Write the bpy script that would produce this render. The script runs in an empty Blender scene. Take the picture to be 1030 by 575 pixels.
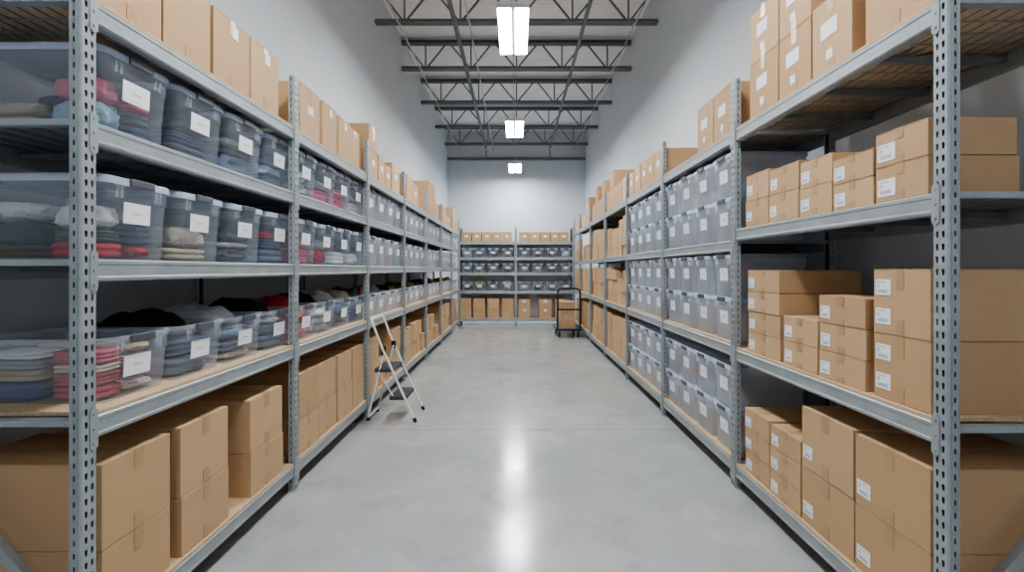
import bpy, bmesh, math, random
from mathutils import Vector, noise, Matrix

random.seed(11)
sc = bpy.context.scene
COL = sc.collection
PI = math.pi

# ------------------------------------------------------------------ helpers
def new_mesh(name, bm, mat=None, smooth=False):
    me = bpy.data.meshes.new(name)
    bm.normal_update()
    bm.to_mesh(me); bm.free()
    if mat is not None:
        me.materials.append(mat)
    if smooth:
        for p in me.polygons: p.use_smooth = True
    return me

def put(name, me, parent=None, loc=(0, 0, 0), rz=0.0):
    o = bpy.data.objects.new(name, me)
    COL.objects.link(o)
    o.location = loc
    o.rotation_euler = (0, 0, rz)
    if parent is not None: o.parent = parent
    return o

LABELS = {}
def tag(o, label=None, cat=None, group=None, kind=None):
    if label:
        n = len(label.split())
        if n < 4 or n > 16: print('LABEL LENGTH', n, label)
        if label in LABELS: print('LABEL TWICE', label)
        LABELS[label] = 1
        o['label'] = label
    if cat: o['category'] = cat
    if group: o['group'] = group
    if kind: o['kind'] = kind
    return o

def empty(name, loc=(0, 0, 0), rz=0.0):
    o = bpy.data.objects.new(name, None)
    o.empty_display_size = 0.1
    COL.objects.link(o)
    o.location = loc; o.rotation_euler = (0, 0, rz)
    return o

def box(bm, x0, x1, y0, y1, z0, z1):
    v = [bm.verts.new((x, y, z)) for z in (z0, z1) for y in (y0, y1) for x in (x0, x1)]
    for f in ((0, 2, 3, 1), (4, 5, 7, 6), (0, 1, 5, 4), (1, 3, 7, 5), (3, 2, 6, 7), (2, 0, 4, 6)):
        bm.faces.new([v[i] for i in f])
    return v

def bar(bm, a, b, w, h, up=(0, 0, 1)):
    """rectangular bar from a to b"""
    a, b = Vector(a), Vector(b)
    d = (b - a).normalized()
    up = Vector(up)
    if abs(d.dot(up)) > .98: up = Vector((0, 1, 0))
    s = d.cross(up).normalized(); u = s.cross(d).normalized()
    v = []
    for p in (a, b):
        for i, j in ((-1, -1), (1, -1), (1, 1), (-1, 1)):
            v.append(bm.verts.new(p + s * (i * w / 2) + u * (j * h / 2)))
    bm.faces.new(v[0:4]); bm.faces.new(v[7:3:-1])
    for i in range(4):
        j = (i + 1) % 4
        bm.faces.new((v[j], v[i], v[4 + i], v[4 + j]))

def tube(bm, pts, r, n=12, cap=True):
    pts = [Vector(p) for p in pts]
    rings = []
    prev = None
    for i, p in enumerate(pts):
        if i == 0: d = pts[1] - p
        elif i == len(pts) - 1: d = p - pts[i - 1]
        else: d = (pts[i + 1] - p).normalized() + (p - pts[i - 1]).normalized()
        d.normalize()
        if prev is None:
            ref = Vector((0, 0, 1)) if abs(d.z) < .9 else Vector((0, 1, 0))
            s = d.cross(ref).normalized()
        else:
            s = (prev - d * prev.dot(d)).normalized()
        prev = s
        u = d.cross(s)
        rings.append([bm.verts.new(p + s * math.cos(2 * PI * k / n) * r + u * math.sin(2 * PI * k / n) * r) for k in range(n)])
    for a, b in zip(rings, rings[1:]):
        for k in range(n):
            bm.faces.new((a[k], a[(k + 1) % n], b[(k + 1) % n], b[k]))
    if cap:
        bm.faces.new(rings[0][::-1]); bm.faces.new(rings[-1])

def arc_pts(pts, rad, n=6):
    """round the inner corners of a polyline"""
    pts = [Vector(p) for p in pts]
    out = [pts[0]]
    for i in range(1, len(pts) - 1):
        p = pts[i]
        a = (pts[i - 1] - p).normalized(); b = (pts[i + 1] - p).normalized()
        A = p + a * rad; B = p + b * rad
        for k in range(n + 1):
            t = k / n
            out.append((1 - t) ** 2 * A + 2 * t * (1 - t) * p + t * t * B)
    out.append(pts[-1])
    return out

def bevel_all(bm, w, seg=2):
    bmesh.ops.bevel(bm, geom=list(bm.edges), offset=w, segments=seg, affect='EDGES', profile=.5)

def rr(bm, w, d, r, z, n=5, cy=0.0):
    """ring: rounded rectangle centred (0,cy)"""
    out = []
    r = min(r, w / 2 - .001, d / 2 - .001)
    for cx, cyy, a0 in ((w / 2 - r, d / 2 - r, 0), (-w / 2 + r, d / 2 - r, PI / 2), (-w / 2 + r, -d / 2 + r, PI), (w / 2 - r, -d / 2 + r, 1.5 * PI)):
        for k in range(n):
            a = a0 + (PI / 2) * k / (n - 1)
            out.append(bm.verts.new((cx + r * math.cos(a), cy + cyy + r * math.sin(a), z)))
    return out

def bridge(bm, a, b):
    n = len(a)
    for k in range(n):
        bm.faces.new((a[k], a[(k + 1) % n], b[(k + 1) % n], b[k]))

# ------------------------------------------------------------------ materials
def mat(name):
    m = bpy.data.materials.new(name)
    m.use_nodes = True
    nt = m.node_tree
    nt.nodes.clear()
    out = nt.nodes.new('ShaderNodeOutputMaterial')
    p = nt.nodes.new('ShaderNodeBsdfPrincipled')
    nt.links.new(p.outputs[0], out.inputs[0])
    return m, nt, p, out

def N(nt, t, **kw):
    n = nt.nodes.new(t)
    for k, v in kw.items():
        if k in n.inputs: n.inputs[k].default_value = v
        else: setattr(n, k, v)
    return n

def ramp(nt, fac, stops):
    r = nt.nodes.new('ShaderNodeValToRGB')
    while len(r.color_ramp.elements) < len(stops): r.color_ramp.elements.new(.5)
    for e, (p, c) in zip(r.color_ramp.elements, stops):
        e.position = p; e.color = (*c, 1) if len(c) == 3 else c
    nt.links.new(fac, r.inputs[0])
    return r

def s2l(*c):
    return tuple(((x / 255) / 12.92 if x / 255 <= .04045 else ((x / 255 + .055) / 1.055) ** 2.4) for x in c)

def plain(name, col, rough=.5, metal=0.0, noise_amt=.08, scale=20., bump=0.0):
    m, nt, p, out = mat(name)
    tc = N(nt, 'ShaderNodeTexCoord')
    nz = N(nt, 'ShaderNodeTexNoise', Scale=scale, Detail=4.)
    nt.links.new(tc.outputs['Object'], nz.inputs['Vector'])
    lo = tuple(c * (1 - noise_amt) for c in col); hi = tuple(min(1, c * (1 + noise_amt)) for c in col)
    r = ramp(nt, nz.outputs['Fac'], [(.3, lo), (.7, hi)])
    nt.links.new(r.outputs[0], p.inputs['Base Color'])
    p.inputs['Roughness'].default_value = rough
    p.inputs['Metallic'].default_value = metal
    if bump:
        b = N(nt, 'ShaderNodeBump', Strength=bump, Distance=.01)
        nt.links.new(nz.outputs['Fac'], b.inputs['Height'])
        nt.links.new(b.outputs[0], p.inputs['Normal'])
    return m

M = {}
M['wall'] = plain('painted_wall', s2l(202, 207, 212), .55, 0, .015, 1.2)
M['wall_dark'] = plain('dark_painted_wall', s2l(168, 172, 176), .6, 0, .03, 1.2)
M['ceiling'] = plain('ceiling_deck', s2l(240, 240, 239), .8, 0, .02, 3.)
M['truss'] = plain('dark_steel', s2l(122, 124, 128), .5, .2, .1, 8.)
M['pipe'] = plain('conduit_steel', s2l(190, 190, 190), .45, .2, .1, 8.)
M['white_enamel'] = plain('white_enamel', s2l(232, 233, 235), .35, 0, .02, 9.)
M['rubber'] = plain('black_rubber', s2l(26, 26, 28), .6, 0, .2, 30.)
M['tread'] = plain('dark_tread', s2l(66, 67, 70), .7, 0, .15, 90., .3)
M['navy_steel'] = plain('navy_steel', s2l(32, 38, 52), .35, .3, .1, 15.)
M['blue_deck'] = plain('cart_deck', s2l(92, 124, 158), .5, 0, .08, 12.)
M['latch'] = plain('latch_plastic', s2l(88, 92, 99), .4, 0, .05, 20.)
M['hollow_shade'] = plain('tube_inside_shade', s2l(52, 54, 56), .7, 0, .1, 20.)  # dark colour paints the shade inside the uprights
M['tape'] = plain('packing_tape', s2l(184, 151, 114), .3, 0, .06, 40.)
M['white_carton'] = plain('white_carton', s2l(225, 228, 231), .6, 0, .03, 8.)

# galvanised steel
def galv(name, a, b, rough, metal):
    m, nt, p, out = mat(name)
    tc = N(nt, 'ShaderNodeTexCoord')
    v = N(nt, 'ShaderNodeTexVoronoi', Scale=55.)
    n1 = N(nt, 'ShaderNodeTexNoise', Scale=6., Detail=6., Roughness=.65)
    nt.links.new(tc.outputs['Object'], v.inputs['Vector'])
    nt.links.new(tc.outputs['Object'], n1.inputs['Vector'])
    mx = N(nt, 'ShaderNodeMath', operation='MULTIPLY_ADD')
    nt.links.new(v.outputs['Color'], mx.inputs[0]); mx.inputs[1].default_value = .10
    nt.links.new(n1.outputs['Fac'], mx.inputs[2])
    r = ramp(nt, mx.outputs[0], [(.3, a), (.8, b)])
    nt.links.new(r.outputs[0], p.inputs['Base Color'])
    p.inputs['Metallic'].default_value = metal
    r2 = ramp(nt, n1.outputs['Fac'], [(.3, (rough - .08,) * 3), (.7, (rough + .12,) * 3)])
    nt.links.new(r2.outputs[0], p.inputs['Roughness'])
    return m
M['galv'] = galv('galvanised_steel', s2l(150, 157, 160), s2l(178, 184, 187), .40, .3)
M['galv_dark'] = galv('galvanised_steel_deck', s2l(122, 128, 131), s2l(146, 152, 155), .5, .3)

# cardboard
def cardboard():
    m, nt, p, out = mat('cardboard')
    tc = N(nt, 'ShaderNodeTexCoord')
    oi = N(nt, 'ShaderNodeObjectInfo')
    mp = N(nt, 'ShaderNodeMapping'); mp.inputs['Scale'].default_value = (3, 3, 26)
    n1 = N(nt, 'ShaderNodeTexNoise', Scale=3., Detail=5.)
    nt.links.new(tc.outputs['Object'], mp.inputs[0]); nt.links.new(mp.outputs[0], n1.inputs['Vector'])
    a = N(nt, 'ShaderNodeMath', operation='MULTIPLY_ADD')
    nt.links.new(n1.outputs['Fac'], a.inputs[0]); a.inputs[1].default_value = .35
    b = N(nt, 'ShaderNodeMath', operation='MULTIPLY')
    nt.links.new(oi.outputs['Random'], b.inputs[0]); b.inputs[1].default_value = .65
    nt.links.new(b.outputs[0], a.inputs[2])
    r = ramp(nt, a.outputs[0], [(.0, s2l(187, 153, 116)), (.5, s2l(197, 163, 126)), (1., s2l(207, 174, 137))])
    nt.links.new(r.outputs[0], p.inputs['Base Color'])
    p.inputs['Roughness'].default_value = .75
    return m
M['card'] = cardboard()

def board():
    m, nt, p, out = mat('particle_board')
    tc = N(nt, 'ShaderNodeTexCoord')
    v = N(nt, 'ShaderNodeTexVoronoi', Scale=160.)
    nt.links.new(tc.outputs['Object'], v.inputs['Vector'])
    r = ramp(nt, v.outputs['Color'], [(.1, s2l(184, 158, 128)), (.9, s2l(212, 188, 158))])
    nt.links.new(r.outputs[0], p.inputs['Base Color'])
    p.inputs['Roughness'].default_value = .8
    return m
M['board'] = board()

def frosted(name, fac, col, tint, rough):
    m, nt, p, out = mat(name)
    p.inputs['Base Color'].default_value = (*col, 1)
    p.inputs['Roughness'].default_value = rough
    tr = N(nt, 'ShaderNodeBsdfTransparent'); tr.inputs[0].default_value = (*tint, 1)
    fr = N(nt, 'ShaderNodeLayerWeight', Blend=.25)
    tc = N(nt, 'ShaderNodeTexCoord')
    nz = N(nt, 'ShaderNodeTexNoise', Scale=7., Detail=3.)
    nt.links.new(tc.outputs['Object'], nz.inputs['Vector'])
    a = N(nt, 'ShaderNodeMath', operation='MULTIPLY_ADD')
    nt.links.new(fr.outputs['Facing'], a.inputs[0]); a.inputs[1].default_value = .12
    b = N(nt, 'ShaderNodeMath', operation='MULTIPLY_ADD')
    nt.links.new(nz.outputs['Fac'], b.inputs[0]); b.inputs[1].default_value = .06; b.inputs[2].default_value = fac - .03
    nt.links.new(b.outputs[0], a.inputs[2])
    mx = N(nt, 'ShaderNodeMixShader')
    tl = N(nt, 'ShaderNodeBsdfTranslucent'); tl.inputs[0].default_value = (*col, 1)
    m2 = N(nt, 'ShaderNodeMixShader'); m2.inputs[0].default_value = .12
    nt.links.new(p.outputs[0], m2.inputs[1]); nt.links.new(tl.outputs[0], m2.inputs[2])
    nt.links.new(a.outputs[0], mx.inputs[0]); nt.links.new(tr.outputs[0], mx.inputs[1]); nt.links.new(m2.outputs[0], mx.inputs[2])
    nt.links.new(mx.outputs[0], out.inputs[0])
    return m
M['plastic'] = frosted('frosted_plastic', .19, s2l(240, 246, 255), (.95, .97, .995), .3)
M['milky'] = frosted('milky_plastic', .54, s2l(240, 245, 255), (.96, .975, .995), .3)
M['lid'] = frosted('frosted_lid_plastic', .46, s2l(226, 236, 252), (.95, .97, .995), .3)

def paper(name, rows, ink=.45):
    """white label; rows = list of (z0,z1,x0,x1,scale)"""
    m, nt, p, out = mat(name)
    tc = N(nt, 'ShaderNodeTexCoord')
    sx = N(nt, 'ShaderNodeSeparateXYZ'); nt.links.new(tc.outputs['Generated'], sx.inputs[0])
    acc = None
    for z0, z1, x0, x1, scl in rows:
        parts = []
        for ch, lo, hi in (('Z', z0, z1), ('X', x0, x1)):
            g = N(nt, 'ShaderNodeMath', operation='GREATER_THAN'); nt.links.new(sx.outputs[ch], g.inputs[0]); g.inputs[1].default_value = lo
            l = N(nt, 'ShaderNodeMath', operation='LESS_THAN'); nt.links.new(sx.outputs[ch], l.inputs[0]); l.inputs[1].default_value = hi
            mu = N(nt, 'ShaderNodeMath', operation='MULTIPLY'); nt.links.new(g.outputs[0], mu.inputs[0]); nt.links.new(l.outputs[0], mu.inputs[1])
            parts.append(mu)
        mp = N(nt, 'ShaderNodeMapping'); mp.inputs['Scale'].default_value = (scl, 0, 0); mp.inputs['Location'].default_value = (z0 * 31, 0, z0 * 7)
        nt.links.new(tc.outputs['Generated'], mp.inputs[0])
        nz = N(nt, 'ShaderNodeTexNoise', Scale=1., Detail=1.); nt.links.new(mp.outputs[0], nz.inputs['Vector'])
        gt = N(nt, 'ShaderNodeMath', operation='GREATER_THAN'); nt.links.new(nz.outputs['Fac'], gt.inputs[0]); gt.inputs[1].default_value = .46
        a = N(nt, 'ShaderNodeMath', operation='MULTIPLY'); nt.links.new(parts[0].outputs[0], a.inputs[0]); nt.links.new(parts[1].outputs[0], a.inputs[1])
        b = N(nt, 'ShaderNodeMath', operation='MULTIPLY'); nt.links.new(a.outputs[0], b.inputs[0]); nt.links.new(gt.outputs[0], b.inputs[1])
        if acc is None: acc = b
        else:
            s = N(nt, 'ShaderNodeMath', operation='MAXIMUM'); nt.links.new(acc.outputs[0], s.inputs[0]); nt.links.new(b.outputs[0], s.inputs[1]); acc = s
    w = s2l(238, 240, 244)
    r = ramp(nt, acc.outputs[0], [(0., w), (1., tuple(c * ink for c in w))])
    nt.links.new(r.outputs[0], p.inputs['Base Color'])
    p.inputs['Roughness'].default_value = .6
    return m
M['bin_paper'] = paper('bin_label_paper', [(.44, .56, .33, .68, 40)], .62)
M['ship_paper'] = paper('shipping_label_paper', [(.78, .88, .08, .7, 34), (.6, .68, .08, .3, 34), (.48, .55, .08, .36, 34), (.14, .36, .14, .78, 70)], .45)
M['plain_paper'] = paper('blank_label_paper', [(.46, .54, .25, .75, 34)], .8)

# fabric, colour taken from the object
def fabric(name, stripes=False):
    m, nt, p, out = mat(name)
    oi = N(nt, 'ShaderNodeObjectInfo')
    tc = N(nt, 'ShaderNodeTexCoord')
    nz = N(nt, 'ShaderNodeTexNoise', Scale=14., Detail=5., Roughness=.6)
    nt.links.new(tc.outputs['Object'], nz.inputs['Vector'])
    r = ramp(nt, nz.outputs['Fac'], [(.3, (.72,) * 3), (.7, (1.1,) * 3)])
    mx = N(nt, 'ShaderNodeMix', data_type='RGBA', blend_type='MULTIPLY')
    mx.inputs[0].default_value = 1.
    nt.links.new(oi.outputs['Color'], mx.inputs[6]); nt.links.new(r.outputs[0], mx.inputs[7])
    nt.links.new(mx.outputs[2], p.inputs['Base Color'])
    p.inputs['Roughness'].default_value = .9
    b = N(nt, 'ShaderNodeBump', Strength=.35, Distance=.01)
    nt.links.new(nz.outputs['Fac'], b.inputs['Height']); nt.links.new(b.outputs[0], p.inputs['Normal'])
    return m
M['fabric'] = fabric('cloth')

def emis(name, strength):
    m = bpy.data.materials.new(name); m.use_nodes = True
    nt = m.node_tree; nt.nodes.clear()
    out = nt.nodes.new('ShaderNodeOutputMaterial'); e = nt.nodes.new('ShaderNodeEmission')
    e.inputs[0].default_value = (.945, .98, 1., 1); e.inputs[1].default_value = strength
    nt.links.new(e.outputs[0], out.inputs[0])
    return m
M['lamp'] = emis('lamp_diffuser', 46.); M['lamp_fill'] = emis('fill_lamp_diffuser', 24.)  # the weaker one serves only the added fill lamp

def concrete():
    m, nt, p, out = mat('polished_concrete')
    tc = N(nt, 'ShaderNodeTexCoord')
    L = nt.links.new
    n1 = N(nt, 'ShaderNodeTexNoise', Scale=.55, Detail=5., Roughness=.6)
    n2 = N(nt, 'ShaderNodeTexNoise', Scale=2.6, Detail=9., Roughness=.68, Distortion=.6)
    n3 = N(nt, 'ShaderNodeTexNoise', Scale=55., Detail=2.)
    for n in (n1, n2, n3): L(tc.outputs['Object'], n.inputs['Vector'])
    def mapr(src, a, b, c, d):
        r = N(nt, 'ShaderNodeMapRange'); r.interpolation_type = 'SMOOTHSTEP'
        for k, v in zip((1, 2, 3, 4), (a, b, c, d)): r.inputs[k].default_value = v
        L(src, r.inputs[0]); return r.outputs[0]
    def mix(f, a, b):
        x = N(nt, 'ShaderNodeMix', data_type='RGBA'); L(f, x.inputs[0])
        for k, v in ((6, a), (7, b)):
            if isinstance(v, tuple): x.inputs[k].default_value = (*v, 1)
            else: L(v, x.inputs[k])
        return x.outputs[2]
    c = mix(mapr(n1.outputs['Fac'], .3, .7, 0, 1), s2l(166, 168, 167), s2l(184, 185, 183))
    c = mix(mapr(n2.outputs['Fac'], .5, .75, 0, .5), c, s2l(196, 196, 192))
    c = mix(mapr(n2.outputs['Fac'], .5, .25, 0, .5), c, s2l(146, 148, 147))
    c = mix(mapr(n3.outputs['Fac'], .55, .8, 0, .25), c, s2l(140, 140, 138))
    # one saw-cut joint across the aisle every 4.72 m
    sx = N(nt, 'ShaderNodeSeparateXYZ'); L(tc.outputs['Object'], sx.inputs[0])
    md = N(nt, 'ShaderNodeMath', operation='PINGPONG'); L(sx.outputs['Y'], md.inputs[0]); md.inputs[1].default_value = 4.72
    jt = mapr(md.outputs[0], 4.711, 4.715, 0, .5)
    c = mix(jt, c, s2l(106, 106, 104))
    L(c, p.inputs['Base Color'])
    L(mapr(n2.outputs['Fac'], .3, .7, .13, .2), p.inputs['Roughness'])
    p.inputs['Specular IOR Level'].default_value = .6
    return m
M['concrete'] = concrete()

# ------------------------------------------------------------------ the room
WX, YB, YF, ZC = 2.55, 17.5, -4.6, 6.74
def shell(name, x0, x1, y0, y1, z0, z1, m):
    bm = bmesh.new(); box(bm, x0, x1, y0, y1, z0, z1)
    o = put(name, new_mesh(name, bm, m)); o['kind'] = 'structure'
    return o
shell('floor', -WX - .2, WX + .2, YF - .2, YB + .2, -.2, 0, M['concrete'])
shell('wall_left', -WX - .2, -WX, YF - .2, YB + .2, 0, ZC, M['wall'])
shell('wall_right', WX, WX + .2, YF - .2, YB + .2, 0, ZC, M['wall'])
shell('wall_back', -WX, WX, YB, YB + .2, 0, ZC, M['wall'])
shell('wall_front', -WX, WX, YF - .2, YF, 0, ZC, M['wall_dark'])
# ceiling: steel roof deck with shallow ribs across
bm = bmesh.new()
box(bm, -WX - .2, WX + .2, YF - .2, YB + .2, ZC, ZC + .15)
y = YF + .3
while y < YB:
    box(bm, -WX, WX, y, y + .05, ZC - .01, ZC + .001); y += .61
o = put('ceiling', new_mesh('ceiling', bm, M['ceiling'])); o['kind'] = 'structure'
# ledger along the back wall
shell('trim_1', -WX + .002, WX - .002, YB - .09, YB - .002, 5.64, 5.74, M['truss'])

# ------------------------------------------------------------------ roof trusses
ZB, ZT = 6.04, 6.60
def web_mesh(a, b):
    bm = bmesh.new(); bar(bm, a, b, .03, .03, (0, 1, 0)); return bm
chord = {}
def chord_mesh(z, h):
    bm = bmesh.new()
    for s in (-1, 1):          # a pair of steel angles
        box(bm, -WX + .003, WX - .003, s * .012 if s > 0 else -.072, .072 if s > 0 else -.012, z - .008 if z == ZB else z + h - .008, z if z == ZB else z + h)
        box(bm, -WX + .003, WX - .003, .012 if s > 0 else -.02, .02 if s > 0 else -.012, z - .008, z + h)
    box(bm, -WX + .003, WX - .003, -.07, .07, z, z + .012)
    return bm
me_bot = new_mesh('bottom_chord', chord_mesh(ZB, .075), M['truss'])
me_top = new_mesh('top_chord', chord_mesh(ZT, .075), M['truss'])
webs = []
bots = [-2.02, -1.01, 0, 1.01, 2.02]; tops = [-2.5, -1.52, -.51, .51, 1.52, 2.5]
zb, zt = ZB + .06, ZT + .02
for b_ in bots: webs.append(((b_ , 0, zb), (b_, 0, zt)))
for i, b_ in enumerate(bots):
    webs.append(((b_ - .04, 0, zb), (tops[i] + .04, 0, zt)))
    webs.append(((b_ + .04, 0, zb), (tops[i + 1] - .04, 0, zt)))
me_webs = [new_mesh('web_bar', web_mesh(a, b), M['truss']) for a, b in webs]
TR = [(8.52, 'dark steel roof truss crossing just behind the nearest lamp'),
      (10.5, 'second dark steel roof truss behind the nearest hanging lamp'),
      (12.63, 'third dark steel roof truss, in front of the middle lamp'),
      (14.79, 'fourth dark steel roof truss, above and behind the middle lamp'),
      (16.8, 'farthest webbed steel roof truss, close to the back wall')]
for y, lab in TR:
    t = empty('roof_truss', (0, y, 0)); tag(t, lab, 'roof truss', 'steel roof trusses')
    put('bottom_chord', me_bot, t); put('top_chord', me_top, t)
    for m_ in me_webs: put('web_bar', m_, t)
# bridging angles along the hall
for x, lab in ((-1.1, 'dark steel bridging bar along the trusses, toward the left wall'), (1.22, 'dark steel bridging bar along the trusses, toward the right wall')):
    bm = bmesh.new()
    z = ZB - .012
    box(bm, x - .035, x + .035, 6.2, 17.2, z - .008, z); box(bm, x - .035, x - .027, 6.2, 17.2, z - .06, z - .008)
    box(bm, x - .02, x + .02, 17.16, 17.2, z - .34, z - .06)
    tag(put('ceiling_bridging_bar', new_mesh('bridging_bar', bm, M['truss'])), lab, 'steel bar', 'bridging bars under the trusses')
for x, z, r, lab in ((-2.1, 5.99, .014, 'thin grey conduit under the ceiling, next to left wall'),
                     (-.84, 5.99, .014, 'thin grey conduit under the ceiling, left of the lamps'),
                     (2.12, 5.99, .012, 'thin grey conduit under the ceiling, next to right wall')):
    bm = bmesh.new(); tube(bm, [(x, 5.5, z), (x, YB - .1, z)], r, 8)
    for y, _ in TR: box(bm, x - .02, x + .02, y - .02, y + .02, z + r - .004, ZB - .009)
    tag(put('ceiling_conduit', new_mesh('conduit', bm, M['pipe'], False)), lab, 'conduit', 'conduits under the ceiling')

# ------------------------------------------------------------------ lamps
ZL = 5.0
def lamp_meshes():
    L, W = 1.32, .42
    bm = bmesh.new()
    box(bm, -W / 2, W / 2, -L / 2, L / 2, .045, .085)
    for s in (-1, 1):
        box(bm, s * W / 2 - .006, s * W / 2 + .006, -L / 2, L / 2, .0, .06)
        box(bm, -W / 2, W / 2, s * L / 2 - .006, s * L / 2 + .006, .0, .06)
    box(bm, -.028, .028, -L / 2, L / 2, .0, .05)
    box(bm, -.11, .11, -.35, .35, .085, .14)
    h = new_mesh('housing', bm, M['white_enamel'])
    ds = []
    for s in (-1, 1):
        bm = bmesh.new()
        x0, x1 = (.03, W / 2 - .008) if s > 0 else (-W / 2 + .008, -.03)
        box(bm, x0, x1, -L / 2 + .008, L / 2 - .008, -.004, .03)
        ds.append(new_mesh('diffuser', bm, M['lamp']))
    cs = []
    for yy in (-.5, .5):
        bm = bmesh.new(); tube(bm, [(-.02 if yy < 0 else .03, yy, .085), (-.02 if yy < 0 else .03, yy, ZC - ZL - .03)], .006, 6)
        cs.append(new_mesh('hanging_cable', bm, M['pipe']))
    return h, ds, cs
LH, LD, LC = lamp_meshes()
LFILL = [m_.copy() for m_ in LD]
for m_ in LFILL: m_.materials[0] = M['lamp_fill']
for y, lab in ((-3.2, 'added dim twin-panel fill lamp behind the viewpoint, over the start of the aisle'), (2.15, 'bright twin-panel hanging lamp directly overhead at the near rack ends'),  # first one is an unseen fill lamp, added to brighten the near faces
               (6.8, 'bright twin-panel hanging lamp, nearest and largest in view'),
               (11.5, 'bright twin-panel hanging lamp, middle one over the aisle'), (15.9, 'bright twin-panel hanging lamp, farthest one by the back wall')):
    t = empty('hanging_lamp', (-.045, y, ZL)); tag(t, lab, 'lamp', 'twin-panel lamps over the aisle')
    put('housing', LH, t)
    for d in (LD if y > 0 else LFILL): put('diffuser', d, t)
    for c in LC: put('hanging_cable', c, t)

# ------------------------------------------------------------------ shelving
UW, UD = .07, .042      # along the row, across
PITCH = .0475
def _h(pts, k): return [(u * k, z * k) for u, z in pts]
def hole_cell(bm, P, x0, x1, z0, z1, hole):
    """sheet cell with a hole; P(u,z)->vert position"""
    um = (x0 + x1) / 2; zm = (z0 + z1) / 2
    outer = [(x0, z0), (um, z0), (x1, z0), (x1, zm), (x1, z1), (um, z1), (x0, z1), (x0, zm)]
    a = [bm.verts.new(P(*q)) for q in outer]
    b = [bm.verts.new(P(um + u, zm + z)) for u, z in hole]
    n = 8
    for k in range(n):
        bm.faces.new((a[k], a[(k + 1) % n], b[(k + 1) % n], b[k]))
TEAR = [(-.0035, -.0135), (.0005, -.0155), (.0045, -.0125), (.0062, .002), (.0062, .011), (0, .0145), (-.0062, .011), (-.0058, .002)]
SLOT = [(-.0034, -.011), (0, -.0125), (.0034, -.011), (.0042, 0), (.0034, .011), (0, .0125), (-.0034, .011), (-.0042, 0)]
TEAR = _h(TEAR, .86); SLOT = _h(SLOT, .82)
def upright_mesh(H):
    """front (aisle) face at local y=0 facing -y, from x=0..UW; flanges run to +y"""
    bm = bmesh.new()
    nz = int(H / PITCH)
    c = .006
    for i in range(nz):
        z0 = i * PITCH; z1 = z0 + PITCH if i < nz - 1 else H
        if i == nz - 1: z1 = H
        for k in range(2):
            x0 = c + k * (UW - 2 * c) / 2; x1 = x0 + (UW - 2 * c) / 2
            hole_cell(bm, lambda u, z: (u, 0, z), x0, x1, z0, z1, [(u * (1 if k else 1) + (.002 if k == 0 else -.002), z) for u, z in TEAR])
        hole_cell(bm, lambda u, z: (0, u, z), .016, UD - .009, z0, z1, SLOT)
        hole_cell(bm, lambda u, z: (UW, u, z), .016, UD - .009, z0, z1, SLOT)
    def strip(p, q):
        v = [bm.verts.new((*p, 0)), bm.verts.new((*q, 0)), bm.verts.new((*q, H)), bm.verts.new((*p, H))]
        bm.faces.new(v)
    for X, s in ((0, 1), (UW, -1)):
        strip((X + s * c, 0), (X, c)); strip((X, c), (X + s * .003, .011)); strip((X + s * .003, .011), (X, .016))
        strip((X, UD - .009), (X + s * .003, UD - .005)); strip((X + s * .003, UD - .005), (X, UD)); strip((X, UD), (X + s * .016, UD))
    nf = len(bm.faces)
    strip((.0165, UD), (UW - .0165, UD)); strip((UW / 2, .006), (UW / 2, UD)); strip((.004, UD / 2), (UW - .004, UD / 2))  # added inner sheets, coloured dark to paint the shade behind the holes
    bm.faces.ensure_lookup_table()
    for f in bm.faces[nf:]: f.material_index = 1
    # foot plate
    box(bm, -.008, UW + .008, -.008, UD + .008, .0, .004)
    bmesh.ops.recalc_face_normals(bm, faces=bm.faces)
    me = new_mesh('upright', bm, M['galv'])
    me.materials.append(M['hollow_shade'])
    return me
ME_UP = upright_mesh(3.0)
ME_UPB = upright_mesh(2.82)
BH = .085
mesh_cache = {}
def beam_mesh(L):
    k = ('beam', round(L, 3))
    if k not in mesh_cache:
        bm = bmesh.new()
        # step beam section extruded along x (y=0 is the aisle side)
        sec = [(.0, -BH + .008), (.006, -BH), (.042, -BH), (.042, -.014), (.03, -.014), (.03, 0), (.006, 0), (.0, -.006), (.0, -.018), (.003, -.022), (.003, -BH + .02), (0, -BH + .016)]
        a = [bm.verts.new((0, y, z)) for y, z in sec]; b = [bm.verts.new((L, y, z)) for y, z in sec]
        bm.faces.new(a[::-1]); bm.faces.new(b)
        for i in range(len(sec)):
            j = (i + 1) % len(sec); bm.faces.new((a[i], a[j], b[j], b[i]))
        bmesh.ops.recalc_face_normals(bm, faces=bm.faces)
        mesh_cache[k] = new_mesh('beam', bm, M['galv'])
    return mesh_cache[k]
def plate_mesh():
    if 'plate' not in mesh_cache:
        bm = bmesh.new()
        box(bm, 0, .034, -.0035, -.0005, -.125, .035)
        bmesh.ops.bevel(bm, geom=[e for e in bm.edges if abs(e.verts[0].co.y - e.verts[1].co.y) > .001], offset=.008, segments=2, affect='EDGES')
        for z in (-.1, -.045, .01):
            r = bmesh.ops.create_cone(bm, segments=10, radius1=.006, radius2=.005, depth=.004, cap_ends=True, matrix=Matrix.Translation((.017, -.005, z)) @ Matrix.Rotation(PI / 2, 4, 'X'))
        mesh_cache['plate'] = new_mesh('end_plate', bm, M['galv'])
    return mesh_cache['plate']
def deck_board(L, D):
    k = ('board', round(L, 3), D)
    if k not in mesh_cache:
        bm = bmesh.new(); box(bm, .001, L - .001, .008, D - .008, 0, .014); mesh_cache[k] = new_mesh('deck_board', bm, M['board'])
    return mesh_cache[k]
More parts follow.
